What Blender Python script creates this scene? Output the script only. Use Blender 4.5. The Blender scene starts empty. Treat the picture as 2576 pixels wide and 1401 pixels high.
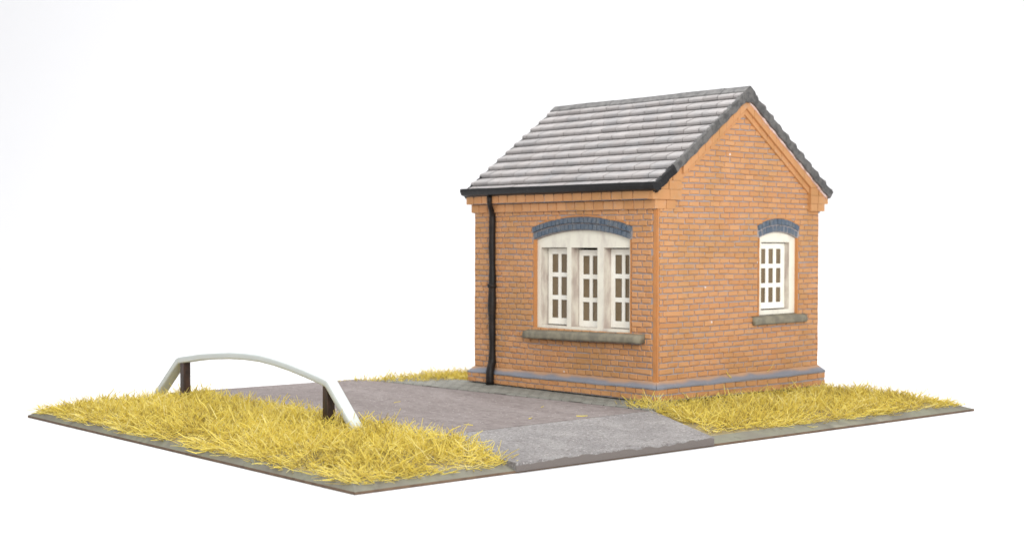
import bpy, bmesh, math, random
import numpy as np
from mathutils import Matrix, Vector
from mathutils.geometry import tessellate_polygon

random.seed(7)
sc = bpy.context.scene
COL = sc.collection

# ------------------------------------------------------------------ camera
cam_d = bpy.data.cameras.new('camera')
cam = bpy.data.objects.new('camera', cam_d); COL.objects.link(cam)
YAW, PIT, ROL = 0.70776, -0.02431, 0.00162
fw = Vector((math.sin(YAW)*math.cos(PIT), math.cos(YAW)*math.cos(PIT), math.sin(PIT)))
rt = Vector((math.cos(YAW), -math.sin(YAW), 0)); up = rt.cross(fw)
r2 = rt*math.cos(ROL) + up*math.sin(ROL); u2 = -rt*math.sin(ROL) + up*math.cos(ROL)
CAMP = Vector((-12.03948, -11.49205, 2.02254))
cam.matrix_world = Matrix(((r2.x, u2.x, -fw.x, CAMP.x), (r2.y, u2.y, -fw.y, CAMP.y), (r2.z, u2.z, -fw.z, CAMP.z), (0, 0, 0, 1)))
cam_d.sensor_width = 36; cam_d.lens = 3597.18/2576*36
cam_d.clip_start = 0.1; cam_d.clip_end = 300
cam_d.dof.use_dof = True; cam_d.dof.focus_distance = 14.6; cam_d.dof.aperture_fstop = 0.9
sc.camera = cam

# ------------------------------------------------------------------ studio light
w = bpy.data.worlds.new('World'); sc.world = w; w.use_nodes = True
w.node_tree.nodes['Background'].inputs[0].default_value = (0.97, 0.98, 1.0, 1)
w.node_tree.nodes['Background'].inputs[1].default_value = 0.92
def area(name, loc, target, size, energy, color=(1, 1, 1)):
    d = bpy.data.lights.new(name, 'AREA'); d.shape = 'SQUARE'; d.size = size; d.energy = energy; d.color = color
    o = bpy.data.objects.new(name, d); COL.objects.link(o); o.location = loc
    o.rotation_euler = (Vector(target) - Vector(loc)).to_track_quat('-Z', 'Y').to_euler()
    return o
area('softbox_overhead', (0.5, 3.0, 15), (0, 1.5, 0), 11, 2000)
area('backdrop_fill', (6, 6, 24), (17, 20, 6), 10, 3300, (1, .985, 1))  # added lamp, there only to brighten the sweep behind the model
area('softbox_front', (-11, -18, 8), (0, 1, 1), 9, 3600, (1.0, 0.985, 0.96))
sc.view_settings.view_transform = 'Standard'; sc.view_settings.look = 'None'
sc.view_settings.exposure = 0; sc.view_settings.gamma = 1

# ------------------------------------------------------------------ materials
def lin(r, g, b):
    f = lambda c: (c/255/12.92 if c/255 <= .04045 else ((c/255+.055)/1.055)**2.4)
    return (f(r), f(g), f(b), 1)
class M:
    """small node-graph helper"""
    def __init__(s, name, rough=.6, spec=.5):
        s.m = bpy.data.materials.new(name); s.m.use_nodes = True
        s.t = s.m.node_tree; s.b = s.t.nodes['Principled BSDF']; s.out = s.t.nodes['Material Output']
        s.b.inputs['Roughness'].default_value = rough; s.b.inputs['Specular IOR Level'].default_value = spec
        s.tc = s.t.nodes.new('ShaderNodeTexCoord')
    def n(s, t): return s.t.nodes.new(t)
    def l(s, a, b): s.t.links.new(a, b)
    def vec(s, scale=(1, 1, 1)):
        mp = s.n('ShaderNodeMapping'); mp.inputs['Scale'].default_value = scale; s.l(s.tc.outputs['Object'], mp.inputs[0]); return mp.outputs[0]
    def noise(s, scale, detail=4, rough=.55, stretch=(1, 1, 1)):
        q = s.n('ShaderNodeTexNoise'); q.inputs['Scale'].default_value = scale; q.inputs['Detail'].default_value = detail
        q.inputs['Roughness'].default_value = rough; s.l(s.vec(stretch), q.inputs['Vector']); return q.outputs['Fac']
    def ramp(s, fac, a, b, lo=0., hi=1.):
        r = s.n('ShaderNodeMapRange'); r.interpolation_type = 'SMOOTHSTEP'
        r.inputs['From Min'].default_value = a; r.inputs['From Max'].default_value = b
        r.inputs['To Min'].default_value = lo; r.inputs['To Max'].default_value = hi; s.l(fac, r.inputs['Value']); return r.outputs['Result']
    def mix(s, fac, a, b, mode='MIX'):
        x = s.n('ShaderNodeMix'); x.data_type = 'RGBA'; x.blend_type = mode
        for sock, v in ((x.inputs[0], fac), (x.inputs[6], a), (x.inputs[7], b)):
            if hasattr(v, 'links') or hasattr(v, 'is_linked'): s.l(v, sock)
            else: sock.default_value = v
        return x.outputs[2]
    def math(s, op, a, b):
        x = s.n('ShaderNodeMath'); x.operation = op
        for sock, v in ((x.inputs[0], a), (x.inputs[1], b)):
            if hasattr(v, 'is_linked'): s.l(v, sock)
            else: sock.default_value = v
        return x.outputs[0]
    def color(s, c):
        if hasattr(c, 'is_linked'): s.l(c, s.b.inputs['Base Color'])
        else: s.b.inputs['Base Color'].default_value = c
    def bump(s, h, strength=.3, dist=.01):
        b = s.n('ShaderNodeBump'); b.inputs['Strength'].default_value = strength; b.inputs['Distance'].default_value = dist
        s.l(h, b.inputs['Height']); s.l(b.outputs[0], s.b.inputs['Normal'])
    def attr(s, name='tint'):
        a = s.n('ShaderNodeAttribute'); a.attribute_name = name; return a.outputs['Fac']
    def xyz(s):
        q = s.n('ShaderNodeSeparateXYZ'); s.l(s.tc.outputs['Object'], q.inputs[0]); return q.outputs

def mat_brick(name, wash=.55):
    m = M(name, .62, .35); t = m.attr()
    c = m.mix(t, lin(186, 132, 86), lin(196, 145, 100))
    olive = m.ramp(m.noise(1.3, 5, .6), .42, .66, 0, wash)
    c = m.mix(olive, c, lin(168, 126, 78))
    grey = m.ramp(m.noise(9, 5, .65), .56, .74, 0, .55)
    c = m.mix(grey, c, lin(172, 150, 132))
    dark = m.ramp(m.noise(38, 4, .6), .66, .78, 0, .35)
    c = m.mix(dark, c, lin(140, 88, 52))
    v = m.n('ShaderNodeTexVoronoi'); v.inputs['Scale'].default_value = 2.6; m.l(m.tc.outputs['Object'], v.inputs['Vector'])
    c = m.mix(m.ramp(v.outputs['Distance'], .03, .045, .8, 0), c, lin(222, 212, 206))      # chips in the paint
    m.color(c); m.bump(m.noise(55, 5, .6), .35, .012); return m.m
def mat_mortar():
    m = M('mortar', .8, .2)
    f = m.ramp(m.noise(5, 5, .65), .56, .76, 0, .7)
    m.color(m.mix(f, lin(160, 152, 152), lin(182, 140, 106))); m.bump(m.noise(70, 4), .3, .01); return m.m
def mat_plain(name, c1, c2, scale=8, rough=.55, lo=.4, hi=.65, bump=.2, bscale=60, spec=.4, amount=1., stretch=(1, 1, 1)):
    m = M(name, rough, spec); m.color(m.mix(m.ramp(m.noise(scale, 5, .6, stretch), lo, hi, 0, amount), c1, c2))
    m.bump(m.noise(bscale, 4), bump, .01); return m.m
BRICK = mat_brick('orange_brick'); MORTAR = mat_mortar()
EDGE = mat_plain('orange_corner_paint', lin(186, 126, 74), lin(176, 122, 76), 6, .6)
BLUE = mat_plain('blue_brick', lin(80, 93, 108), lin(112, 115, 118), 11, .55, .42, .75)
PLGREY = None
def mat_plinth_cap():
    m = M('plinth_cap_paint', .6, .35); t = m.attr()
    f = m.math('ADD', t, m.ramp(m.noise(2.4, 3, .5), .3, .7, -.2, .2))
    c = m.mix(m.ramp(f, .3, .85), lin(122, 124, 132), lin(176, 138, 106))
    c = m.mix(m.ramp(m.noise(20, 4), .6, .75, 0, .5), c, lin(150, 148, 150))
    m.color(c); m.bump(m.noise(40, 4), .3, .01); return m.m
PLGREY = mat_plinth_cap()
WHITE = mat_plain('cream_frame_paint', lin(226, 222, 207), lin(186, 176, 168), 5, .45, .46, .72, .15, 40, amount=.6, stretch=(1, 1, .45))
WASH_SHADE = mat_plain('shaded_reveal_wash', lin(210, 204, 191), lin(172, 158, 148), 9, .55, .36, .66, .2, 40, stretch=(1, 1, .3))  # streaky wash, its darker tone also painting the shade inside the window reveals
SASHW = mat_plain('white_sash_plastic', lin(243, 241, 232), lin(236, 232, 220), 5, .4, bump=.05)
STONE = mat_plain('sill_stone', lin(134, 128, 110), lin(112, 107, 94), 8, .75, .35, .65, .5, 50, amount=1, stretch=(1, 1, 1))
BLACK = mat_plain('black_paint', lin(26, 25, 26), lin(44, 42, 42), 10, .5, .5, .8, .3, 30, spec=.3)
PIPE = mat_plain('brown_black_paint', lin(26, 21, 19), lin(42, 32, 27), 7, .5, .4, .7, .3, 30, spec=.25)
WOOD = mat_plain('dark_brown_post_paint', lin(62, 42, 34), lin(44, 31, 26), 18, .45, bump=.3, bscale=40, stretch=(1, 1, .3))
ROOMW = mat_plain('room_wall', lin(150, 124, 88), lin(128, 104, 72), 3, .8)
def mat_slate():
    m = M('grey_slate', .5, .5); t = m.attr()
    c = m.mix(t, lin(141, 136, 134), lin(155, 150, 148))
    c = m.mix(m.ramp(m.noise(3, 5, .6), .4, .7, 0, .5), c, lin(128, 129, 131))
    c = m.mix(m.ramp(m.noise(22, 4, .7), .60, .75, 0, .6), c, lin(184, 178, 175))
    m.color(c); m.bump(m.noise(45, 5, .6), .3, .012); return m.m
SLATE = mat_slate()
SLATED = mat_plain('dark_slate_edge', lin(100, 98, 96), lin(72, 71, 70), 12, .6, .4, .65, .6, 40)
SLATEB = mat_plain('slate_bed_and_shadow', lin(70, 68, 68), lin(58, 56, 56), 6, .7)  # roof deck, and the shadow line painted under each slate course
FILLET = mat_plain('pale_resin_edge', lin(214, 190, 184), lin(200, 160, 140), 14, .7)
def mat_rail():
    m = M('milky_white_plastic', .3, .5); m.color(m.mix(m.noise(3), lin(194, 200, 199), lin(188, 193, 190)))
    m.b.inputs['Subsurface Weight'].default_value = .25; m.b.inputs['Subsurface Radius'].default_value = (.05, .05, .05)
    return m.m
RAIL = mat_rail()
def mat_glass():
    m = M('tinted_window_glass', .12, .5); m.color(lin(128, 110, 84))
    tr = m.n('ShaderNodeBsdfTransparent'); tr.inputs[0].default_value = (.82, .78, .7, 1)
    mx = m.n('ShaderNodeMixShader'); f = m.ramp(m.noise(2.2, 3), .35, .7, .1, .3)
    m.l(f, mx.inputs[0]); m.l(m.b.outputs[0], mx.inputs[1]); m.l(tr.outputs[0], mx.inputs[2]); m.l(mx.outputs[0], m.out.inputs[0])
    return m.m
GLASS = mat_glass()
def mat_road():
    m = M('pinkish_grey_road', .85, .25)
    c = m.mix(m.ramp(m.noise(2.2, 5, .6, (1, .3, 1)), .3, .7), lin(122, 113, 110), lin(138, 130, 127))
    c = m.mix(m.ramp(m.noise(13, 5, .75, (1, .6, 1)), .46, .66, 0, .75), c, lin(106, 96, 94))
    c = m.mix(m.ramp(m.noise(17, 3, .6, (1, .8, 1)), .60, .68, 0, .5), c, lin(158, 150, 147))
    v = m.n('ShaderNodeTexVoronoi'); v.inputs['Scale'].default_value = 13; m.l(m.tc.outputs['Object'], v.inputs['Vector'])
    c = m.mix(m.ramp(v.outputs['Distance'], .08, .14, .8, 0), c, lin(196, 190, 186))
    m.color(c); m.bump(m.noise(40, 5, .75), .8, .02); return m.m
def mat_ramp():
    m = M('grainy_grey_concrete', .9, .2)
    c = m.mix(m.ramp(m.noise(2.5, 5), .3, .7), lin(134, 131, 130), lin(152, 149, 147))
    c = m.mix(m.ramp(m.noise(26, 5, .85), .50, .60, 0, .65), c, lin(94, 84, 83))
    c = m.mix(m.ramp(m.noise(33, 4, .8), .56, .64, 0, .75), c, lin(192, 188, 185))
    z = m.xyz()['Z']; y = m.xyz()['Y']
    edge = m.ramp(y, -1.975, -1.97, 1, 0)           # the painted cut face with its ragged upper limit
    rag = m.ramp(m.math('ADD', z, m.ramp(m.noise(4, 4, .6), .3, .7, -.016, .016)), .076, .086, 1, 0)
    c = m.mix(m.math('MULTIPLY', edge, rag), c, lin(114, 107, 103))
    m.color(c); m.bump(m.noise(32, 5, .8), 1., .02); return m.m
def mat_paving():
    m = M('greenish_stone_setts', .85, .25)
    br = m.n('ShaderNodeTexBrick'); mp = m.n('ShaderNodeMapping'); mp.inputs['Rotation'].default_value = (0, 0, math.radians(90))
    m.l(m.tc.outputs['Object'], mp.inputs[0]); m.l(mp.outputs[0], br.inputs['Vector'])
    br.inputs['Scale'].default_value = 1; br.inputs['Brick Width'].default_value = .19; br.inputs['Row Height'].default_value = .1
    br.inputs['Mortar Size'].default_value = .011; br.inputs['Mortar Smooth'].default_value = .4; br.inputs['Bias'].default_value = 0
    br.inputs['Color1'].default_value = lin(142, 142, 133); br.inputs['Color2'].default_value = lin(124, 125, 118); br.inputs['Mortar'].default_value = lin(86, 84, 78)
    c = m.mix(m.ramp(m.noise(7, 5, .7), .45, .7, 0, .5), br.outputs['Color'], lin(128, 124, 118))
    m.color(c); m.bump(m.mix(.5, br.outputs['Fac'], m.noise(60, 4)), .5, -.012); return m.m
def mat_earth():
    m = M('earth_and_glue', .8, .3)
    c = m.mix(m.ramp(m.noise(5, 5, .65), .35, .65), lin(150, 138, 104), lin(132, 119, 86))
    c = m.mix(m.ramp(m.noise(13, 5, .7), .58, .72, 0, .7), c, lin(104, 96, 78))
    m.color(c); m.bump(m.noise(22, 6, .7), .7, .03); return m.m
def mat_board():
    m = M('card_board_edge', .8, .3)
    c = m.mix(m.ramp(m.noise(2.2, 5, .6), .38, .66), lin(112, 109, 98), lin(122, 122, 106))
    c = m.mix(m.ramp(m.noise(9, 5, .7), .55, .75, 0, .8), c, lin(90, 85, 76))
    c = m.mix(m.ramp(m.noise(1.3, 4), .6, .7, 0, .6), c, lin(150, 146, 130))
    m.color(c); m.bump(m.noise(30, 5), .35, .015); return m.m
CUT = mat_plain('brown_cut_edge', lin(104, 84, 66), lin(86, 68, 54), 9, .8)
ROAD, RAMP, PAVE, EARTH, BOARD = mat_road(), mat_ramp(), mat_paving(), mat_earth(), mat_board()
def mat_grass():
    m = M('yellow_static_grass', .5, .3); t = m.attr()
    r = m.n('ShaderNodeValToRGB'); r.color_ramp.interpolation = 'LINEAR'
    e = r.color_ramp.elements; e[0].position = 0; e[0].color = lin(184, 166, 98); e[1].position = 1; e[1].color = lin(250, 240, 176)
    for p, c in ((.25, lin(228, 209, 112)), (.6, lin(246, 231, 122)), (.85, lin(250, 238, 148))):
        q = e.new(p); q.color = c
    m.l(t, r.inputs[0]); m.color(r.outputs[0])
    tl = m.n('ShaderNodeBsdfTranslucent'); m.l(r.outputs[0], tl.inputs[0])
    mx = m.n('ShaderNodeMixShader'); mx.inputs[0].default_value = .5
    m.l(m.b.outputs[0], mx.inputs[1]); m.l(tl.outputs[0], mx.inputs[2]); m.l(mx.outputs[0], m.out.inputs[0]); return m.m
GRASS = mat_grass()
BACKD = M('white_paper', .9, .1); BACKD.color((.74, .74, .745, 1)); BACKD = BACKD.m

# ------------------------------------------------------------------ mesh helpers
class MB:
    def __init__(s): s.v = []; s.f = []; s.mi = []; s.t = []
    def add(s, vs, fs, mi=0, tint=None):
        b = len(s.v); t = random.random() if tint is None else tint
        s.v += [tuple(p) for p in vs]; s.t += (t if isinstance(t, list) else [t]*len(vs))
        for f in fs: s.f.append(tuple(i+b for i in f)); s.mi.append(mi)
    def box(s, x0, x1, y0, y1, z0, z1, mi=0, tint=None):
        s.add([(x0, y0, z0), (x1, y0, z0), (x1, y1, z0), (x0, y1, z0), (x0, y0, z1), (x1, y0, z1), (x1, y1, z1), (x0, y1, z1)],
              [(3, 2, 1, 0), (4, 5, 6, 7), (0, 1, 5, 4), (1, 2, 6, 5), (2, 3, 7, 6), (3, 0, 4, 7)], mi, tint)
    def hexa(s, a, b, mi=0, tint=None):
        """solid between two matching rings a (inner) and b (outer)"""
        n = len(a)
        s.add(list(a)+list(b), [tuple(range(n-1, -1, -1)), tuple(range(n, 2*n))]+[(i, (i+1) % n, n+(i+1) % n, n+i) for i in range(n)], mi, tint)
    def holed(s, outer, holes, f3, d0, d1, mi=0, tint=0.5, hole_mi=None):
        """polygon with holes, extruded from depth d0 to d1; f3(u, v, d) -> point"""
        loops = [outer]+holes
        tri = tessellate_polygon([[Vector((u, v, 0)) for u, v in l] for l in loops])
        flat = [p for l in loops for p in l]; n = len(flat)
        vs = [f3(u, v, d0) for u, v in flat]+[f3(u, v, d1) for u, v in flat]
        fs = [tuple(t) for t in tri]+[tuple(i+n for i in reversed(t)) for t in tri]
        b = 0
        for l in loops:
            k = len(l)
            for i in range(k):
                j = (i+1) % k; fs.append((b+i, b+j, n+b+j, n+b+i))
            b += k
        k0 = len(s.f); s.add(vs, fs, mi, tint)
        if hole_mi is not None:
            for q in range(k0+2*len(tri)+len(outer), len(s.f)): s.mi[q] = hole_mi
    def build(s, name, mats, parent=None, smooth=False, bevel=0, seg=2, fix=True):
        me = bpy.data.meshes.new(name); me.from_pydata(s.v, [], s.f)
        for m in (mats if isinstance(mats, (list, tuple)) else [mats]): me.materials.append(m)
        me.polygons.foreach_set('material_index', s.mi)
        a = me.attributes.new('tint', 'FLOAT', 'POINT'); a.data.foreach_set('value', s.t)
        me.update()
        if fix:
            bm = bmesh.new(); bm.from_mesh(me); bmesh.ops.recalc_face_normals(bm, faces=bm.faces[:]); bm.to_mesh(me); bm.free()
        if smooth: me.polygons.foreach_set('use_smooth', [True]*len(me.polygons))
        o = bpy.data.objects.new(name, me); COL.objects.link(o)
        if parent: o.parent = parent
        if bevel:
            md = o.modifiers.new('edge_rounding', 'BEVEL'); md.width = bevel; md.segments = seg; md.limit_method = 'ANGLE'; md.angle_limit = .6
        return o
def tag(o, label=None, cat=None, kind=None, group=None):
    for k, v in (('label', label), ('category', cat), ('kind', kind), ('group', group)):
        if v: o[k] = v
    return o
def tube(mb, pts, rads, n=10, mi=0, sq=(1, 1)):
    """round tube along pts; rads per point"""
    rings = []
    for i, p in enumerate(pts):
        p = Vector(p); d = (Vector(pts[min(i+1, len(pts)-1)])-Vector(pts[max(i-1, 0)])).normalized()
        a = d.cross(Vector((0, 1, 0) if abs(d.y) < .9 else (1, 0, 0))).normalized(); b = d.cross(a)
        rings.append([p+(a*math.cos(k*2*math.pi/n)*sq[0]+b*math.sin(k*2*math.pi/n)*sq[1])*rads[i] for k in range(n)])
    vs = [q for r in rings for q in r]; fs = [tuple(range(n))[::-1], tuple(range((len(pts)-1)*n, len(pts)*n))]
    for i in range(len(pts)-1):
        for k in range(n): fs.append((i*n+k, i*n+(k+1) % n, (i+1)*n+(k+1) % n, (i+1)*n+k))
    mb.add(vs, fs, mi, .5)

# ------------------------------------------------------------------ setting: white sweep
def sweep():
    mb = MB(); prof = [(-60, 0), (14, 0)]
    R = 14
    for k in range(1, 17):
        a = k/16*math.pi/2; prof.append((14+R*math.sin(a), R-R*math.cos(a)))
    prof.append((28, 40))
    d = Vector((math.sin(YAW), math.cos(YAW), 0)); s = Vector((math.cos(YAW), -math.sin(YAW), 0))
    vs = []
    for t, z in prof:
        for u in (-90, 90): p = d*t+s*u; vs.append((p.x, p.y, z))
    mb.add(vs, [(2*i, 2*i+1, 2*i+3, 2*i+2) for i in range(len(prof)-1)], 0, .5)
    tag(mb.build('backdrop', BACKD, smooth=True, fix=False), 'seamless white paper sweep under and behind the model', None, 'structure')
sweep()

# ------------------------------------------------------------------ base board
BX0, BX1, BY0, BY1 = -5.55, 3.51, -1.97, 4.73
def ground_h(x, y):
    """height of the board's upper side"""
    d = min((x-BX0)/.11, (BX1-x)/.2, (y-BY0)/.22, (BY1-y)/.11)
    z = .025+.05*max(0, min(1, d))
    d2 = min(x-BX0-.11, BX1-x-.2, y-BY0-.22, BY1-y-.11)
    return z+.03*max(0, min(1, d2/.5))
def base_board():
    mb = MB()
    def rect(i, z, f=1.): return [(BX0+i[0], BY0+i[2], z), (BX1-i[1], BY0+i[2], z), (BX1-i[1], BY1-i[3], z), (BX0+i[0], BY1-i[3], z)]
    r = [rect((0,)*4, .003), rect((0,)*4, .025), rect((.09, .14, .17, .09), .075), rect((.61, .7, .72, .61), .105)]
    mb.add([p for q in r[:2] for p in q], [(3, 2, 1, 0)]+[(i, (i+1) % 4, 4+(i+1) % 4, 4+i) for i in range(4)], 1, .5)
    mb.add([p for q in r[1:3] for p in q], [(i, (i+1) % 4, 4+(i+1) % 4, 4+i) for i in range(4)], 0, .5)
    mb.add([p for q in r[2:4] for p in q], [(i, (i+1) % 4, 4+(i+1) % 4, 4+i) for i in range(4)]+[(4, 5, 6, 7)], 2, .5)
    return mb.build('base_board', [BOARD, CUT, EARTH])
tag(base_board(), 'thin grey-green rectangular scenic base with brown cut edge under the whole model', 'model base')

G = .17
# road, pavement (setts) and ramp
def prism(name, poly, ztop, zbot, mat, sub=0, label=None):
    mb = MB(); n = len(poly)
    mb.hexa([(x, y, zbot) for x, y in poly], [(x, y, zt) for (x, y), zt in zip(poly, ztop if isinstance(ztop, list) else [ztop]*n)], 0, .5)
    o = mb.build(name, mat, bevel=.004, seg=2); tag(o, label, None, 'structure'); return o
prism('road', [(-3.75, -.548), (-.565, -.415), (-.612, .6), (-.692, 1.6), (-.772, 2.6), (-.852, 3.6), (-.922, 4.715), (-3.75, 4.715)], G, .06, ROAD, label='flat pinkish grey road strip between grass and hut')
prism('pavement', [(-.533, -.44), (.06, -.3), (.06, 4.4), (-.898, 4.4), (-.83, 3.6), (-.75, 2.6), (-.67, 1.6), (-.59, .6)], G+.008, .05, PAVE, label='narrow greenish stone setts along the hut wall')
prism('ramp', [(-3.85, -1.985), (-1.24, -1.985), (-.535, -.455), (-3.85, -.59)], [.098, .094, G+.002, G+.002], .014, RAMP, label='grainy grey concrete ramp sloping from road to board edge')

# ------------------------------------------------------------------ brick hut
HUT = bpy.data.objects.new('brick_hut', None); COL.objects.link(HUT); HUT.location = (0, 0, 0)
tag(HUT, 'orange brick model hut with grey slate roof and white windows', 'hut')
W, D = 3.0, 3.33
ZW, ZE = .42, 2.66
RS, RZ, RX = .735, 3.915, 1.5                # roof slope, ridge height, ridge position
def under(x): return 3.785-abs(x-RX)*.735   # underside of the roof on the gable
def tilt(x, y, z):
    """the casting is not square: its foot rises along the gable and dips along the window wall"""
    k = .034*max(0, min(1, x/W))-.032*max(0, min(1, y/D))
    return k*max(0, min(1, (2.0-z)/1.6))*max(0, min(1, (z-.17)/.2))
FACE = {'front': lambda u, v, d: (-d, u, v), 'gable': lambda u, v, d: (u, -d, v), 'rear': lambda u, v, d: (W+d, u, v), 'rear_gable': lambda u, v, d: (u, D+d, v)}
def warp(face):
    f = FACE[face]
    def g(u, v, d):
        x, y, z = f(u, v, d); return (x, y, z+tilt(x, y, z))
    return g
def brick(mb, f, quad, h, ch=.007, jit=.006, mi=0, tint=None):
    """one brick: quad of (u, v) corners, pillow-shaped, h proud of the wall"""
    j = lambda: random.uniform(-jit, jit)
    q = [(u+j(), v+j()*.8) for u, v in quad]
    cu = sum(p[0] for p in q)/4; cv = sum(p[1] for p in q)/4
    ins = []
    for u, v in q:
        du, dv = cu-u, cv-v
        ins.append((u+math.copysign(min(ch, abs(du)*.6), du), v+math.copysign(min(ch, abs(dv)*.6), dv)))
    hh = [h+random.uniform(-.003, .003) for _ in q]
    a = [f(u, v, -.02) for u, v in q]; b = [f(u, v, x*.55) for (u, v), x in zip(q, hh)]; c = [f(u, v, x) for (u, v), x in zip(ins, hh)]
    mb.add(a+b+c, [(i, (i+1) % 4, 4+(i+1) % 4, 4+i) for i in range(4)]+[(4+i, 4+(i+1) % 4, 8+(i+1) % 4, 8+i) for i in range(4)]+[(8, 9, 10, 11)], mi, tint)
def courses(mb, f, u0, u1, v0, v1, bl, bh, blocks, lim=None, h=.016, gap=.0115, jit=.0055):
    """stretcher bond over u0..u1 x v0..v1; blocks(vmid) -> intervals left out; lim(vmid) -> (lo, hi) under a slope"""
    n = max(1, round((v1-v0)/bh)); bh = (v1-v0)/n
    for r in range(n):
        a, b = v0+r*bh, v0+(r+1)*bh; vm = (a+b)/2
        lo, hi = u0, u1
        if lim:
            l2, h2 = lim(vm); lo, hi = max(lo, l2), min(hi, h2)
        spans = [(lo, hi)]
        for x0, x1 in blocks(vm):
            spans = [s for p, q in spans for s in ((p, min(q, x0)), (max(p, x1), q)) if s[1]-s[0] > .03]
        off = (bl/2 if r % 2 else 0)+random.uniform(-.012, .012)
        sag = lambda u: .006*math.sin(u*2.1+r*.35)
        for p, q in spans:
            k = math.floor((p-off)/bl); x = p
            while x < q-.012:
                k += 1; e = off+k*bl+random.uniform(-.012, .012)
                if random.random() < .03: continue
                e = min(e, q)
                if q-e < .045: e = q
                if e-x > .035:
                    brick(mb, f, [(x+gap*.75, a+gap/2+sag(x)), (e-gap*.75, a+gap/2+sag(e)), (e-gap*.75, b-gap/2+sag(e)), (x+gap*.75, b-gap/2+sag(x))], h, jit=jit)
                x = e
def arc(c, half, z_spring, z_crown, n=14, rev=False):
    """segmental arch points from u=c-half to c+half"""
    s = z_crown-z_spring; R = (half*half+s*s)/(2*s); zc = z_crown-R; a0 = math.asin(half/R)
    pts = [(c+R*math.sin(-a0+2*a0*i/n), zc+R*math.cos(-a0+2*a0*i/n)) for i in range(n+1)]
    return pts[::-1] if rev else pts
def arch_height(u, c, half, zs, zcr):
    s = zcr-zs; R = (half*half+s*s)/(2*s); zc = zcr-R
    return zc+math.sqrt(max(0, R*R-(u-c)**2))
# window opening on each face: centre, half width, foot, spring, crown, outer half width, outer spring, outer crown
FW = dict(c=1.275, h=.855, z0=.95, zs=2.075, zc=2.19, oh=.885, os=2.235, oc=2.355)
GW = dict(c=2.195, h=.375, z0=1.12, zs=2.10, zc=2.175, oh=.41, os=2.255, oc=2.345)
def opening(o): return [(o['c']-o['h'], o['z0']), (o['c']+o['h'], o['z0'])]+arc(o['c'], o['h'], o['zs'], o['zc'], 14, True)
def blocker(o):
    def g(v):
        if v < o['z0']-.0: return []
        if v > o['oc']: return []
        if v <= o['zs']: return [(o['c']-o['h']-.02, o['c']+o['h']+.02)]
        if v <= o['os']: return [(o['c']-o['oh'], o['c']+o['oh'])]
        s = o['oc']-o['os']; R = (o['oh']**2+s*s)/(2*s); zc = o['oc']-R
        x = math.sqrt(max(0, R*R-(v-zc)**2)); return [(o['c']-x, o['c']+x)]
    return g
none = lambda v: []
TH = .3
def wall(face, u0, u1, outline, hole, bl, corner, lim=None, vtop=2.44):
    f = warp(face); mb = MB()
    mb.holed(outline, [opening(hole)] if hole else [], f, -TH, 0, 1)
    bk = blocker(hole) if hole else none
    courses(mb, f, u0+corner, u1, ZW+.005, vtop, bl, .0685, bk, lim)
    if hole:
        for e in (-1, 1):
            a, b = sorted((hole['c']+e*(hole['h']+.0005), hole['c']+e*(hole['h']+.018))); n = 8
            for i in range(n):
                v0, v1 = hole['z0']+(hole['zs']-hole['z0'])*i/n, hole['z0']+(hole['zs']-hole['z0'])*(i+1)/n; a2 = a-.003 if e > 0 else a
                mb.holed([(a2, v0), (b+(.003 if e < 0 else 0), v0), (b+(.003 if e < 0 else 0), v1), (a2, v1)], [], f, -.2, .012+random.uniform(-.003, .003), 2, .4)
    for a, b in ((u0, u0+corner-.004),):       # painted corner strips
        n = 16; pr = []
        for i in range(n+1):
            v = ZW-.02+(2.44-ZW+.02)*i/n; pr.append((v, .012+random.uniform(-.004, .004)))
        for i in range(n): mb.hexa([f(a, pr[i][0], -.02), f(b, pr[i][0], -.02), f(b, pr[i+1][0], -.02), f(a, pr[i+1][0], -.02)], [f(a, pr[i][0], pr[i][1]), f(b, pr[i][0], pr[i][1]), f(b, pr[i+1][0], pr[i+1][1]), f(a, pr[i+1][0], pr[i+1][1])], 2, .4)
    return mb.build('wall', [BRICK, MORTAR, EDGE], HUT)
rect_out = lambda u0, u1: [(u0, .2), (u1, .2), (u1, 2.66), (u0, 2.66)]
gab_out = [(.004, .2), (W-.004, .2), (W-.004, under(W)-.01), (RX, under(RX)-.01), (.004, under(0)-.01)]
wall('front', 0, D, rect_out(.001, D-.001), FW, .15, .05)
wall('gable', 0, W, gab_out, GW, .18, .03, lambda v: (RX-(under(RX)-.06-v)/.735, RX+(under(RX)-.06-v)/.735), 3.69)
wall('rear', 0, D, rect_out(.001, D-.001), None, .15, .05)
wall('rear_gable', 0, W, gab_out, None, .18, .05, lambda v: (RX-(under(RX)-.06-v)/.735, RX+(under(RX)-.06-v)/.735), 3.69)
# room inside (floor and lining, seen through the panes)
mb = MB(); mb.box(TH+.02, W-TH-.02, TH+.02, D-TH-.02, .19, .2, 0); mb.box(TH+.02, W-TH-.02, TH+.02, D-TH-.02, 2.55, 2.56, 0)
for x in (1.1,): mb.box(x, x+.03, TH+.02, D-TH-.02, .2, 2.55)
mb.build('room_lining', ROOMW, HUT)

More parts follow.
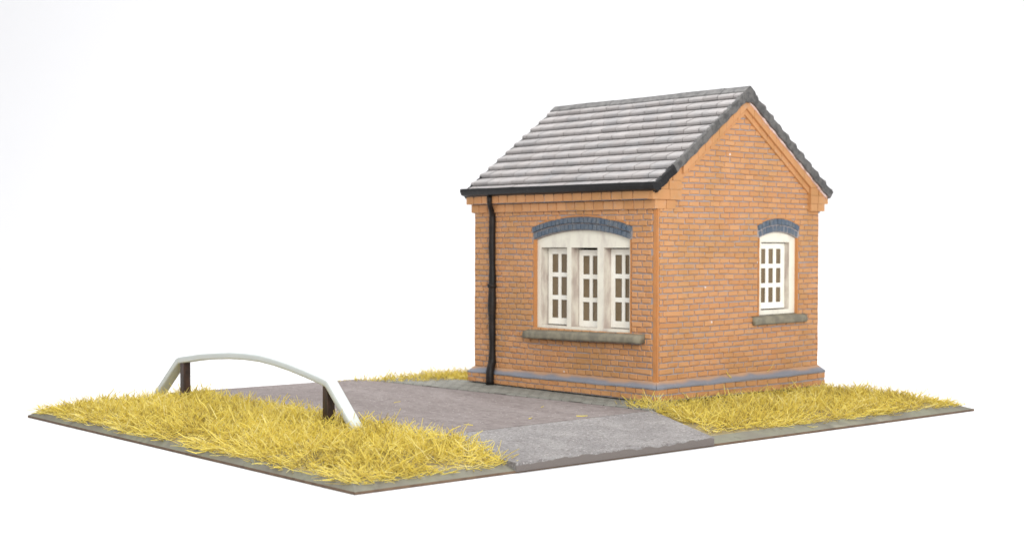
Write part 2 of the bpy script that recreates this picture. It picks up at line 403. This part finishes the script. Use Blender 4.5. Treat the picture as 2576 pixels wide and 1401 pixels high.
# plinth: two brick courses and a sloping grey cap, round all four sides
def plinth():
    mb = MB(); p = .075; zb, z1, z2 = .194, .345, ZW+.012
    for face, u0, u1 in (('front', 0, D), ('gable', 0, W), ('rear', 0, D), ('rear_gable', 0, W)):
        f = warp(face); n = 24
        for i in range(n):                                          # cap, slightly wavy
            a, b = u0-p+(u1-u0+2*p)*i/n, u0-p+(u1-u0+2*p)*(i+1)/n
            ia, ib = max(u0, min(u1, a)), max(u0, min(u1, b))
            if i == 0: ia = u0
            if i == n-1: ib = u1
            wv = lambda u: .004*math.sin(u*5)+.003*math.sin(u*13)
            mb.add([f(a, z1-.006+wv(a), p+.006), f(b, z1-.006+wv(b), p+.006), f(b, z1+.012+wv(b), p+.004), f(a, z1+.012+wv(a), p+.004), f(ib, z2+wv(b), .0), f(ia, z2+wv(a), .0)],
                   [(0, 1, 2, 3), (3, 2, 4, 5)], 2, [0, 0, .12, .12, .95, .95])
        mb.holed([(u0-p+.002, zb), (u1+p-.002, zb), (u1+p-.002, z1), (u0-p+.002, z1)], [], f, -.05, p-.012, 1)
        courses(mb, f, u0-p, u1+p, zb, z1-.004, .2 if 'gable' in face else .17, .085, none, h=p+.004, gap=.008, jit=.005)
    return mb.build('plinth', [BRICK, MORTAR, PLGREY], HUT)
plinth()

# corbel courses under the eaves (front and rear), kneelers and raking bands on both gables
def corbel(face):
    f = warp(face); mb = MB()
    for z0, z1, pr, off in ((2.425, 2.535, .055, 0), (2.54, 2.655, .125, .09)):
        mb.holed([(0, z0), (D, z0), (D, z1), (0, z1)], [], f, -.05, pr-.014, 1)
        u = -pr+off
        u = -pr*0-.0
        e = off
        while u < D-.01:
            e = min(D, e+.172+random.uniform(-.012, .012))
            if D-e < .06: e = D
            brick(mb, f, [(u+.004, z0), (e-.004, z0), (e-.004, z1), (u+.004, z1)], pr, ch=.006, jit=.003); u = e
    return mb.build('corbel', [BRICK, MORTAR], HUT)
corbel('front'); corbel('rear')
def kneeler(face, side):
    f = FACE[face]; mb = MB()
    m = (lambda u: u) if side == 0 else (lambda u: W-u)
    def blk(poly, d, cut=None):
        us = [u for u, v in poly]; lo, hi = min(us), max(us); c = lo+(hi-lo)*(cut or random.uniform(.4, .6))
        for x0, x1 in ((lo, c-.005), (c+.005, hi)):
            cl = []                                                  # clip the outline to x0..x1
            pp = list(poly)
            for lim, sg in ((x0, 1), (x1, -1)):
                q = []
                for i in range(len(pp)):
                    A, B = pp[i], pp[(i+1) % len(pp)]; da, db = (A[0]-lim)*sg, (B[0]-lim)*sg
                    if da >= 0: q.append(A)
                    if da*db < 0: k = da/(da-db); q.append((A[0]+(B[0]-A[0])*k, A[1]+(B[1]-A[1])*k))
                pp = q
            if len(pp) > 2: mb.holed([(m(u), v) for u, v in pp], [], f, -.04, d+random.uniform(-.004, .004), 0, random.random())
    t = lambda u: under(u)-.012
    if side == 0:
        blk([(-.054, 2.43), (.29, 2.43), (.29, 2.535), (-.054, 2.535)], .022)
        blk([(-.122, 2.537), (.37, 2.537), (.37, 2.655), (-.122, 2.655)], .045)
        blk([(-.1, 2.657), (.37, 2.657), (.37, 2.76), (.03, 2.76)], .044)
        blk([(.04, 2.762), (.37, 2.762), (.37, t(.37)), (.12, t(.12))], .043)
    else:
        blk([(-.054, 2.445), (.225, 2.445), (.225, 2.537), (-.054, 2.537)], .065)
        blk([(-.125, 2.54), (.225, 2.54), (.225, 2.645), (-.125, 2.645)], .066)
        blk([(-.09, 2.648), (.225, 2.648), (.225, 2.74), (.02, 2.74)], .065)
        blk([(.03, 2.743), (.225, 2.743), (.225, t(.225)), (.1, t(.1))], .066)
    return mb.build('kneeler', [BRICK], HUT, bevel=.006)
for fc in ('gable', 'rear_gable'): kneeler(fc, 0); kneeler(fc, 1)
def rake_band(face):
    f = FACE[face]; mb = MB()
    for thick, d in ((.172, .04), (.10, .075)):
        for sg, ue in ((-1, 1.13), (1, 1.275)):
            n = 9
            for i in range(n):
                a, b = ue*i/n+(.0 if i == 0 else .002), ue*(i+1)/n-.002
                tp = lambda u: under(RX)-.012-u*.735
                mb.holed([(RX+sg*a, tp(a)-thick), (RX+sg*b, tp(b)-thick), (RX+sg*b, tp(b)), (RX+sg*a, tp(a))], [], f, -.02, d+random.uniform(-.002, .002), 0, random.uniform(.3, .8))
    return mb.build('gable_band', [BRICK], HUT, bevel=.007)
rake_band('gable'); rake_band('rear_gable')

# blue brick window arches
def arch(face, o, n, proud, rings=2):
    f = warp(face); mb = MB()
    def ring(t0, t1):
        L = lambda t: arc(o['c'], o['h']+(o['oh']-o['h'])*t, o['zs']+(o['os']-o['zs'])*t, o['zc']+(o['oc']-o['zc'])*t, n)
        return L(t0), L(t1)
    A, B = ring(0, 1)
    mb.holed(A+B[::-1], [], f, -.12, .004, 1)
    for k in range(rings):
        a, b = ring(k/rings+.035, (k+1)/rings-.035)
        for i in range(n):
            g = .07
            lp = lambda p, q, t: (p[0]+(q[0]-p[0])*t, p[1]+(q[1]-p[1])*t)
            brick(mb, f, [lp(a[i], a[i+1], g), lp(a[i], a[i+1], 1-g), lp(b[i], b[i+1], 1-g), lp(b[i], b[i+1], g)], proud+.012*k+random.uniform(-.004, .004), ch=.006, jit=.003)
    for r in [B]:                                                   # thin painted mortar line over the arch
        pts = [(u, v) for u, v in r]; up_ = [(u, v+.02) for u, v in r]
        mb.holed(pts+up_[::-1], [], f, -.02, .01, 2)
    return mb.build('window_arch', [BLUE, MORTAR, EDGE], HUT)
arch('front', FW, 24, .024); arch('gable', GW, 11, .012)

# windows
def sash(parent, f, u0, u1, z0, z1, cols, d, th=.03, st=.07, mun=.06, top=.073, bot=.08, bar=.056, dz=0, rot=0):
    mb = MB(); cw = ((u1-u0)-2*st-(cols-1)*mun)/cols; rh = ((z1-z0)-top-bot-2*bar)/3
    holes = []
    for r in range(3):
        for c in range(cols):
            a = u0+st+c*(cw+mun); b = z0+bot+r*(rh+bar); holes.append([(a, b), (a+cw, b), (a+cw, b+rh), (a, b+rh)])
    mb.holed([(u0, z0), (u1, z0), (u1, z1), (u0, z1)], holes, f, d-th, d, 0)
    mb.build('sash', SASHW, parent, bevel=.0035)
    g = MB(); g.holed([(u0+.03, z0+.03), (u1-.03, z0+.03), (u1-.03, z1-.03), (u0+.03, z1-.03)], [], f, d-th-.012, d-th-.004, 0)
    g.build('pane', GLASS, parent)
def sill(parent, f, u0, u1, z0, z1, d, dz=0):
    mb = MB(); n = 18; rings = []
    for i in range(n+1):
        u = u0+(u1-u0)*i/n; k = dz*(i/n-.5)*2; wv = .005*math.sin(i*1.3)+random.uniform(-.003, .003)
        prof = [(-.03, z0+.01), (d-.03, z0+.004), (d-.012, z0+.006), (d-.002, z0+.018), (d, z0+.03), (d-.004+wv, z1-.034), (d-.01+wv, z1-.022), (d-.024, z1-.012), (d-.04, z1-.008), (-.03, z1+.01)]
        rings.append([f(u, v+k, q) for q, v in prof])
    m = len(rings[0]); vs = [p for r in rings for p in r]
    fs = [tuple(range(m)), tuple(range(n*m, n*m+m))[::-1]]+[(i*m+k, i*m+(k+1) % m, (i+1)*m+(k+1) % m, (i+1)*m+k) for i in range(n) for k in range(m)]
    mb.add(vs, fs, 0, .5); o = mb.build('sill', STONE, parent, smooth=True); return o
f = warp('front'); o = FW
mb = MB(); holes = [[(a, 1.005), (b, 1.005), (b, 1.975), (a, 1.975)] for a, b in ((.485, .92), (1.03, 1.495), (1.575, 2.062))]
e = .003; outer = [(o['c']-o['h']+e, o['z0']+.002), (o['c']+o['h']-e, o['z0']+.002)]+[(u, v-e) for u, v in arc(o['c'], o['h']-e, o['zs'], o['zc'], 18, True)]
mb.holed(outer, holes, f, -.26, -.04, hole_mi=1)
win = mb.build('window', [WHITE, WASH_SHADE], HUT, bevel=.016, seg=3); win['label'] = 'wide three-light window with cream arched frame'
for top, dd, dz in ((.918, -.16, 0), (1.487, -.165, -.014), (2.047, -.155, .004)):
    sash(win, f, top-.425, top, 1.012+dz, 1.962+dz, 2, dd, th=.016, st=.066, mun=.052)
sill(win, f, .17, 2.235, .845, .955, .125, -.012)
f = warp('gable'); o = GW
mb = MB(); outer = [(o['c']-o['h']+e, o['z0']+.002), (o['c']+o['h']-e, o['z0']+.002)]+[(u, v-e) for u, v in arc(o['c'], o['h']-e, o['zs'], o['zc'], 14, True)]
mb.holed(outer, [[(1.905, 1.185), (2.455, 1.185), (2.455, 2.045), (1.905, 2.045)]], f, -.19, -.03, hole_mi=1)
win2 = mb.build('window', [WHITE, WASH_SHADE], HUT, bevel=.016, seg=3); win2['label'] = 'narrow single-light window in the gable'
sash(win2, f, 1.909, 2.450, 1.198, 2.035, 3, -.098, th=.016, st=.074, mun=.055)
sill(win2, f, 1.69, 2.71, 1.005, 1.12, .07, .004)

# roof
def roof():
    mb = MB(); NC = 11; y0, y1 = -.1, D+.06
    ex = RX+.165                                                     # half span incl. overhang
    L = math.hypot(ex, ex*RS); ca, sa = ex/L, ex*RS/L
    for sg in (-1, 1):
        P = lambda s, n, y: (RX+sg*(ex-s*ca+n*sa), y, (RZ-.0-ex*RS)+s*sa+n*ca)      # s up the slope from the eave, n off the slope
        # deck
        q = [(-.0, -.088), (L, -.088), (L, -.03), (-.0, -.03)]
        mb.hexa([P(s, n, y0+.012) for s, n in q], [P(s, n, y1-.012) for s, n in q], 1, .5)
        pitch = L/NC
        for i in range(NC):
            s0, s1 = i*pitch-.012, (i+1)*pitch+.02
            wd = .245; off = (wd/2 if i % 2 else 0)+random.uniform(-.02, .02); a = y0
            while a < y1-.02:
                k = math.floor((a-off)/wd)+1; b = min(y1, off+k*wd+random.uniform(-.012, .012))
                if b-a < .07: b = min(y1, b+wd)
                if y1-b < .06: b = y1
                g = .006; w0, w1 = random.uniform(-.005, .005), random.uniform(-.005, .005); t = .034+random.uniform(-.003, .004)
                ya = a+(g if a > y0 else random.uniform(-.006, .006)); yb = b-(g if b < y1 else random.uniform(-.006, .006))
                # lower butt edge with softened nose
                A = [P(s0+w0+.004, -.034, ya), P(s0+w0-.004, t-.03, ya), P(s0+w0+.006, t-.009, ya), P(s0+w0+.026, t, ya), P(s1, -.022, ya), P(s1, -.034, ya)]
                B = [P(s0+w1+.004, -.034, yb), P(s0+w1-.004, t-.03, yb), P(s0+w1+.006, t-.009, yb), P(s0+w1+.026, t, yb), P(s1, -.022, yb), P(s1, -.034, yb)]
                mb.hexa(A, B, 0, random.random())
                if i:                                                # dark strip standing in for the shadow line under the nose
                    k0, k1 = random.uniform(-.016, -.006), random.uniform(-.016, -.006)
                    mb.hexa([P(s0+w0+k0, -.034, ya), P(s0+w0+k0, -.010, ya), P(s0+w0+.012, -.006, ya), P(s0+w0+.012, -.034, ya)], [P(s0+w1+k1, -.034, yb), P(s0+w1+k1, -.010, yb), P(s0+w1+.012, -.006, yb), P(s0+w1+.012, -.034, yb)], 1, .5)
                a = b
        # ragged dark verge strip on both gables
        for yv, sy in ((y0, -1), (y1, 1)):
            n = NC*6; ring = []
            for i in range(n+1):
                q = L*i/n; ph = (i % 6)/6                             # swells with each course, blunt at its nose
                tp = .004+.016*(1-ph)**.8*(1 if i < n else 0)+random.uniform(-.003, .003); lo = -.104+.006*math.sin(i*.9)+random.uniform(-.003, .003)
                o1 = .010+.008*(1-ph)+random.uniform(-.002, .002); e = yv+sy*o1; b0 = yv-sy*.03
                ring.append([P(q, lo, b0), P(q, lo+.008, e-sy*.004), P(q, -.04, e), P(q, tp-.014, e), P(q, tp, e-sy*.014), P(q, tp-.002, b0)])
            m = 6; vs = [p for r in ring for p in r]
            fs = [tuple(range(m)), tuple(range(n*m, n*m+m))[::-1]]+[(i*m+k, i*m+(k+1) % m, (i+1)*m+(k+1) % m, (i+1)*m+k) for i in range(n) for k in range(m)]
            k0 = len(mb.f); mb.add(vs, fs, 2, .5)
            if sg < 0:
                for q in range(k0, len(mb.f)):                        # gutter paint carried a little way up the verge
                    if q-k0 < 2+13*m: mb.mi[q] = 3
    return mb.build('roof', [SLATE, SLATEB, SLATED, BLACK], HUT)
ROOF = roof()
mb = MB()
n = 9; y0, y1 = -.122, D+.079
for i in range(n):
    a, b = y0+(y1-y0)*i/n, y0+(y1-y0)*(i+1)/n-.003
    prof = [(-.112, RZ-.066), (-.098, RZ-.034), (-.012, RZ+.032), (.012, RZ+.032), (.098, RZ-.034), (.112, RZ-.066), (.09, RZ-.17), (-.09, RZ-.17)]
    w0 = random.uniform(-.004, .004)
    mb.hexa([(RX+x, a, z+w0) for x, z in prof], [(RX+x, b, z+w0) for x, z in prof], 0, random.random())
mb.build('ridge_cap', [SLATED], ROOF, bevel=.006)
# pale unpainted line where the roof meets the right-hand rake
mb = MB()
for i in range(26):
    a, b = .02+1.56*i/26, .02+1.56*(i+1)/26
    th = random.uniform(.006, .022); z = lambda u: under(RX)-.002-u*.735
    for yv, sy in ((-.055, -1),):
        mb.hexa([(RX+a, yv, z(a)-th), (RX+b, yv, z(b)-th), (RX+b, yv, z(b)+.02), (RX+a, yv, z(a)+.02)], [(RX+a, yv-.03, z(a)-th), (RX+b, yv-.03, z(b)-th), (RX+b, yv-.03, z(b)+.02), (RX+a, yv-.03, z(a)+.02)], 0, .5)
mb.build('verge_fillet', FILLET, ROOF)

# gutter and downpipe
def gutter(xc, sg, name='gutter'):
    mb = MB(); n = 20; rings = []
    for i in range(n+1):
        y = -.135+(D+.2)*i/n
        zo = .012*(i/n)+random.uniform(-.002, .002)
        prof = [(.07, 2.728), (.07, 2.64), (.0, 2.632), (-.055, 2.648), (-.075, 2.69), (-.078, 2.73), (-.05, 2.735)]
        rings.append([(xc+sg*px*-1 if sg < 0 else xc+px, y, pz+zo) for px, pz in prof])
    m = len(rings[0]); vs = [p for r in rings for p in r]
    fs = [tuple(range(m)), tuple(range(n*m, n*m+m))[::-1]]+[(i*m+k, i*m+(k+1) % m, (i+1)*m+(k+1) % m, (i+1)*m+k) for i in range(n) for k in range(m)]
    mb.add(vs, fs, 0, .5); return mb.build(name, BLACK, HUT, bevel=.006)
gutter(-.14, 1)
mb = MB(); pts, rads = [], []
N = 44
for i in range(N+1):
    z = 2.64-(2.64-.18)*i/N
    x = -.045
    if z > 2.4: x = -.045-.10*min(1, (z-2.4)/.14)
    if z < .46: x = -.045-.075*min(1, (.46-z)/.1)
    y = 2.925-.06*min(1, max(0, (z-2.4)/.14))-.05*min(1, max(0, (.46-z)/.1))
    pts.append((x, y+.004*math.sin(z*7), z)); rads.append(.038+.012*max(0, min(1, (2.3-z)/.5))+.006*math.sin(z*6.3)+.003*math.sin(z*17))
tube(mb, pts, rads, 12, 0, (1, 1))
mb.box(-.05, .0, 2.905, 2.945, .45, 2.42, 1, .4)
PIPEO = mb.build('downpipe', [PIPE, EDGE], HUT, smooth=True)
mb = MB(); tube(mb, [(-.048, 2.925, 1.44), (-.048, 2.925, 1.452), (-.048, 2.925, 1.488), (-.048, 2.925, 1.5)], [.045, .062, .062, .045], 14)
mb.build('pipe_collar', PIPE, PIPEO, smooth=True)

# ------------------------------------------------------------------ arched rail on two posts
RAILO = bpy.data.objects.new('arched_rail', None); COL.objects.link(RAILO); RAILO.location = (-3.95, 2.4, .1)
tag(RAILO, 'white arched rail with bent ends on two brown posts in grass', 'rail')
def rail():
    mb = MB(); c = (-3.95, 2.4, .1)
    # upper outline (y, z) of the near side
    pts = [(4.68, .12), (4.60, .225)]
    top = [(4.06, .645), (4.0, .668), (3.47, .738), (3.1, .772), (2.78, .795), (2.45, .806), (2.14, .804), (1.84, .782), (1.54, .748), (1.24, .704), (.94, .654), (.80, .628), (.765, .605)]
    pts += top+[(.43, .30), (.20, .09)]
    P = [Vector((0, y, z)) for y, z in pts]
    th, wd = .075, .135; x0 = -4.02; prof = []
    r = .016
    for k, (cx, cz) in enumerate(((r, -r), (wd-r, -r), (wd-r, -th+r), (r, -th+r))):
        for a in (0, .5, 1):
            ang = math.pi-(k+a)*math.pi/2 + 0
            prof.append((cx+r*math.cos(ang), cz+r*math.sin(ang)))
    rings = []
    for i, p in enumerate(P):
        d1 = (P[i]-P[i-1]).normalized() if i > 0 else None; d2 = (P[i+1]-P[i]).normalized() if i < len(P)-1 else None
        d = (d1+d2).normalized() if d1 and d2 else (d1 or d2)
        nn = Vector((0, d.z, -d.y)); s = 1
        if nn.z < 0: nn = -nn
        if d1 and d2: s = 1/max(.6, math.sqrt((1+d1.dot(d2))/2))
        rings.append([(x0+u-c[0], p.y+nn.y*v*s-c[1], p.z+nn.z*v*s-c[2]) for u, v in prof])
    m = len(prof); n = len(P)-1; vs = [q for q_ in rings for q in q_]
    fs = [tuple(range(m)), tuple(range(n*m, n*m+m))[::-1]]+[(i*m+k, i*m+(k+1) % m, (i+1)*m+(k+1) % m, (i+1)*m+k) for i in range(n) for k in range(m)]
    mb.add(vs, fs, 0, .5); mb.build('rail', RAIL, RAILO, smooth=True)
    for y, zt in ((3.93, .615), (.845, .578)):
        pb = MB(); w_ = .047; q = [(-w_, -w_), (w_, -w_), (w_, w_), (-w_, w_)]
        cy = y
        pb.hexa([(-3.955+a-c[0], cy+b-c[1], .08-c[2]) for a, b in q], [(-3.955+a*.97-c[0], cy+b*.97-c[1], zt-c[2]) for a, b in q], 0, .5)
        pb.build('post', WOOD, RAILO, bevel=.006)
rail()

# ------------------------------------------------------------------ static grass
def inpoly(px, py, poly):
    r = np.zeros(len(px), bool); j = len(poly)-1
    for i in range(len(poly)):
        xi, yi = poly[i]; xj, yj = poly[j]
        c = ((yi > py) != (yj > py)) & (px < (xj-xi)*(py-yi)/((yj-yi) or 1e-9)+xi); r ^= c; j = i
    return r
def clump(x, y, s):
    return (np.sin(x*3.1*s+1.3)*np.sin(y*2.7*s+.7)+np.sin(x*7.3*s+y*4.1*s)*.6+np.sin(y*9.1*s-x*5.3*s+2)*.5)/2.1
def grass(polys, dens, seed, label, strays=(), least=.12):
    rng = np.random.default_rng(seed); X = []; Y = []
    for poly, k in polys:
        a = np.array(poly); lo, hi = a.min(0), a.max(0); n = int((hi-lo).prod()*dens*k)
        x = rng.uniform(lo[0], hi[0], n); y = rng.uniform(lo[1], hi[1], n); m = inpoly(x, y, poly)
        m &= rng.random(n) < .70+.6*clump(x, y, 1.15); X.append(x[m]); Y.append(y[m])
    x = np.concatenate(X); y = np.concatenate(Y); n = len(x)
    lay = rng.random(n)**1.5
    edge = np.clip(np.minimum.reduce([x-BX0, BX1-x, y-BY0, BY1-y])/.6, least, 1)
    z = np.array([ground_h(a, b) for a, b in zip(x, y)])+lay*.085*edge*(1+.5*clump(x, y, 1.7))
    L = np.clip(rng.normal(.128, .034, n), .05, .21)
    L *= np.where((y > -.6) & (y < -.05) & (x > 0), .72, 1.)            # shorter against the wall
    az = rng.uniform(0, 2*np.pi, n); el = np.clip(rng.beta(1.1, 1.4, n)*1.4, .03, 1.4)*np.clip(edge+.25, .35, 1)   # elevation over the ground
    straw = rng.random(n) < .11                                       # thicker, longer, paler straws lying on top
    L[straw] *= 1.15; el[straw] *= .8; z[straw] += .035*edge[straw]
    ns = len(strays)
    if ns:
        s = np.array(strays); x = np.append(x, s[:, 0]); y = np.append(y, s[:, 1]); z = np.append(z, s[:, 2]); L = np.append(L, s[:, 3]); az = np.append(az, s[:, 4]); el = np.append(el, s[:, 5] if s.shape[1] > 5 else .02); n += ns; edge = np.append(edge, np.ones(ns))
    d = np.stack([np.cos(az)*np.cos(el), np.sin(az)*np.cos(el), np.sin(el)], 1)
    side = np.stack([-np.sin(az), np.cos(az), 0*az], 1); nrm = np.cross(d, side)
    r = np.clip(rng.normal(.0033, .0007, n), .0022, .0048)
    if ns: straw = np.append(straw, np.ones(ns, bool))
    r[straw] *= 1.5
    base = np.stack([x, y, z], 1); bend = nrm*(rng.normal(0, .05, n)*L)[:, None]+side*(rng.normal(0, .04, n)*L)[:, None]
    V = np.zeros((n, 9, 3), np.float32)
    for k, (t, rr) in enumerate(((0, 1.), (.5, 1.), (1, .55))):
        c = base+d*(L*t)[:, None]+bend*(4*t*(1-t))
        for j in range(3):
            a = j*2*np.pi/3; V[:, k*3+j] = c+(side*math.cos(a)+nrm*math.sin(a))*(r*rr)[:, None]
    q = [(k*3+j, k*3+(j+1) % 3, k*3+3+(j+1) % 3, k*3+3+j) for k in range(2) for j in range(3)]
    F = (np.array(q)[None]+(np.arange(n)*9)[:, None, None]).reshape(-1, 4)
    me = bpy.data.meshes.new('grass'); nv, nf = n*9, len(F)
    me.vertices.add(nv); me.vertices.foreach_set('co', V.reshape(-1))
    me.loops.add(nf*4); me.loops.foreach_set('vertex_index', F.reshape(-1).astype(np.int32))
    me.polygons.add(nf); me.polygons.foreach_set('loop_start', np.arange(nf, dtype=np.int32)*4); me.polygons.foreach_set('loop_total', np.full(nf, 4, np.int32))
    me.polygons.foreach_set('use_smooth', np.ones(nf, bool)); me.update(calc_edges=True)
    tint = np.clip(rng.normal(.48, .28, n)+.30*clump(x, y, .8), 0, 1)
    tint[straw] = np.clip(tint[straw]*.5+.5, 0, 1)
    at = me.attributes.new('tint', 'FLOAT', 'POINT'); at.data.foreach_set('value', np.repeat(tint, 9).astype(np.float32))
    me.materials.append(GRASS); ob = bpy.data.objects.new('grass', me); COL.objects.link(ob)
    tag(ob, label, 'grass', 'stuff'); return ob
rs = random.Random(5)
grass([([(BX0+.06, BY0+.1), (-3.93, BY0+.1), (-3.78, -1.8), (-3.72, -1.2), (-3.62, -.5), (-3.58, .5), (-3.55, 2.5), (-3.5, 4.66), (BX0+.06, 4.66)], 1)],
      2000, 11, 'yellow static grass strip around the posts of the arched rail')
st = [(-2.1, -.15, G+.006, .1, .5), (-1.55, -.3, G+.006, .12, -.7), (-1.3, .55, G+.006, .11, .6), (-2.3, 2.0, G+.006, .12, .2), (-2.9, -.2, G+.006, .1, 2.1)]
st = [q+(.02,) for q in st]
st += [(1.93, -.055, .44, .17, .1, .55), (1.25, -.06, .40, .1, 2.4, .9)]
grass([([(-.52, -.12), (-.38, .22), (-.12, -.09), (1.0, -.09), (3.09, -.09), (3.09, 4.6), (3.44, 4.6), (3.46, BY0+.12), (.5, BY0+.15), (-.75, BY0+.22), (-1.0, -1.72), (-.78, -1.2), (-.5, -.55)], 1)],
      1850, 12, 'yellow static grass patch beside the gable wall of the hut', st)
grass([([(-1.3, 4.6), (-.98, 4.38), (-.8, 4.0), (.1, 3.66), (.1, 3.46), (3.09, 3.46), (3.09, 4.66), (-1.3, 4.68)], 1)],
      2200, 13, 'yellow static grass strip behind the hut at the far end of the road', least=.75)
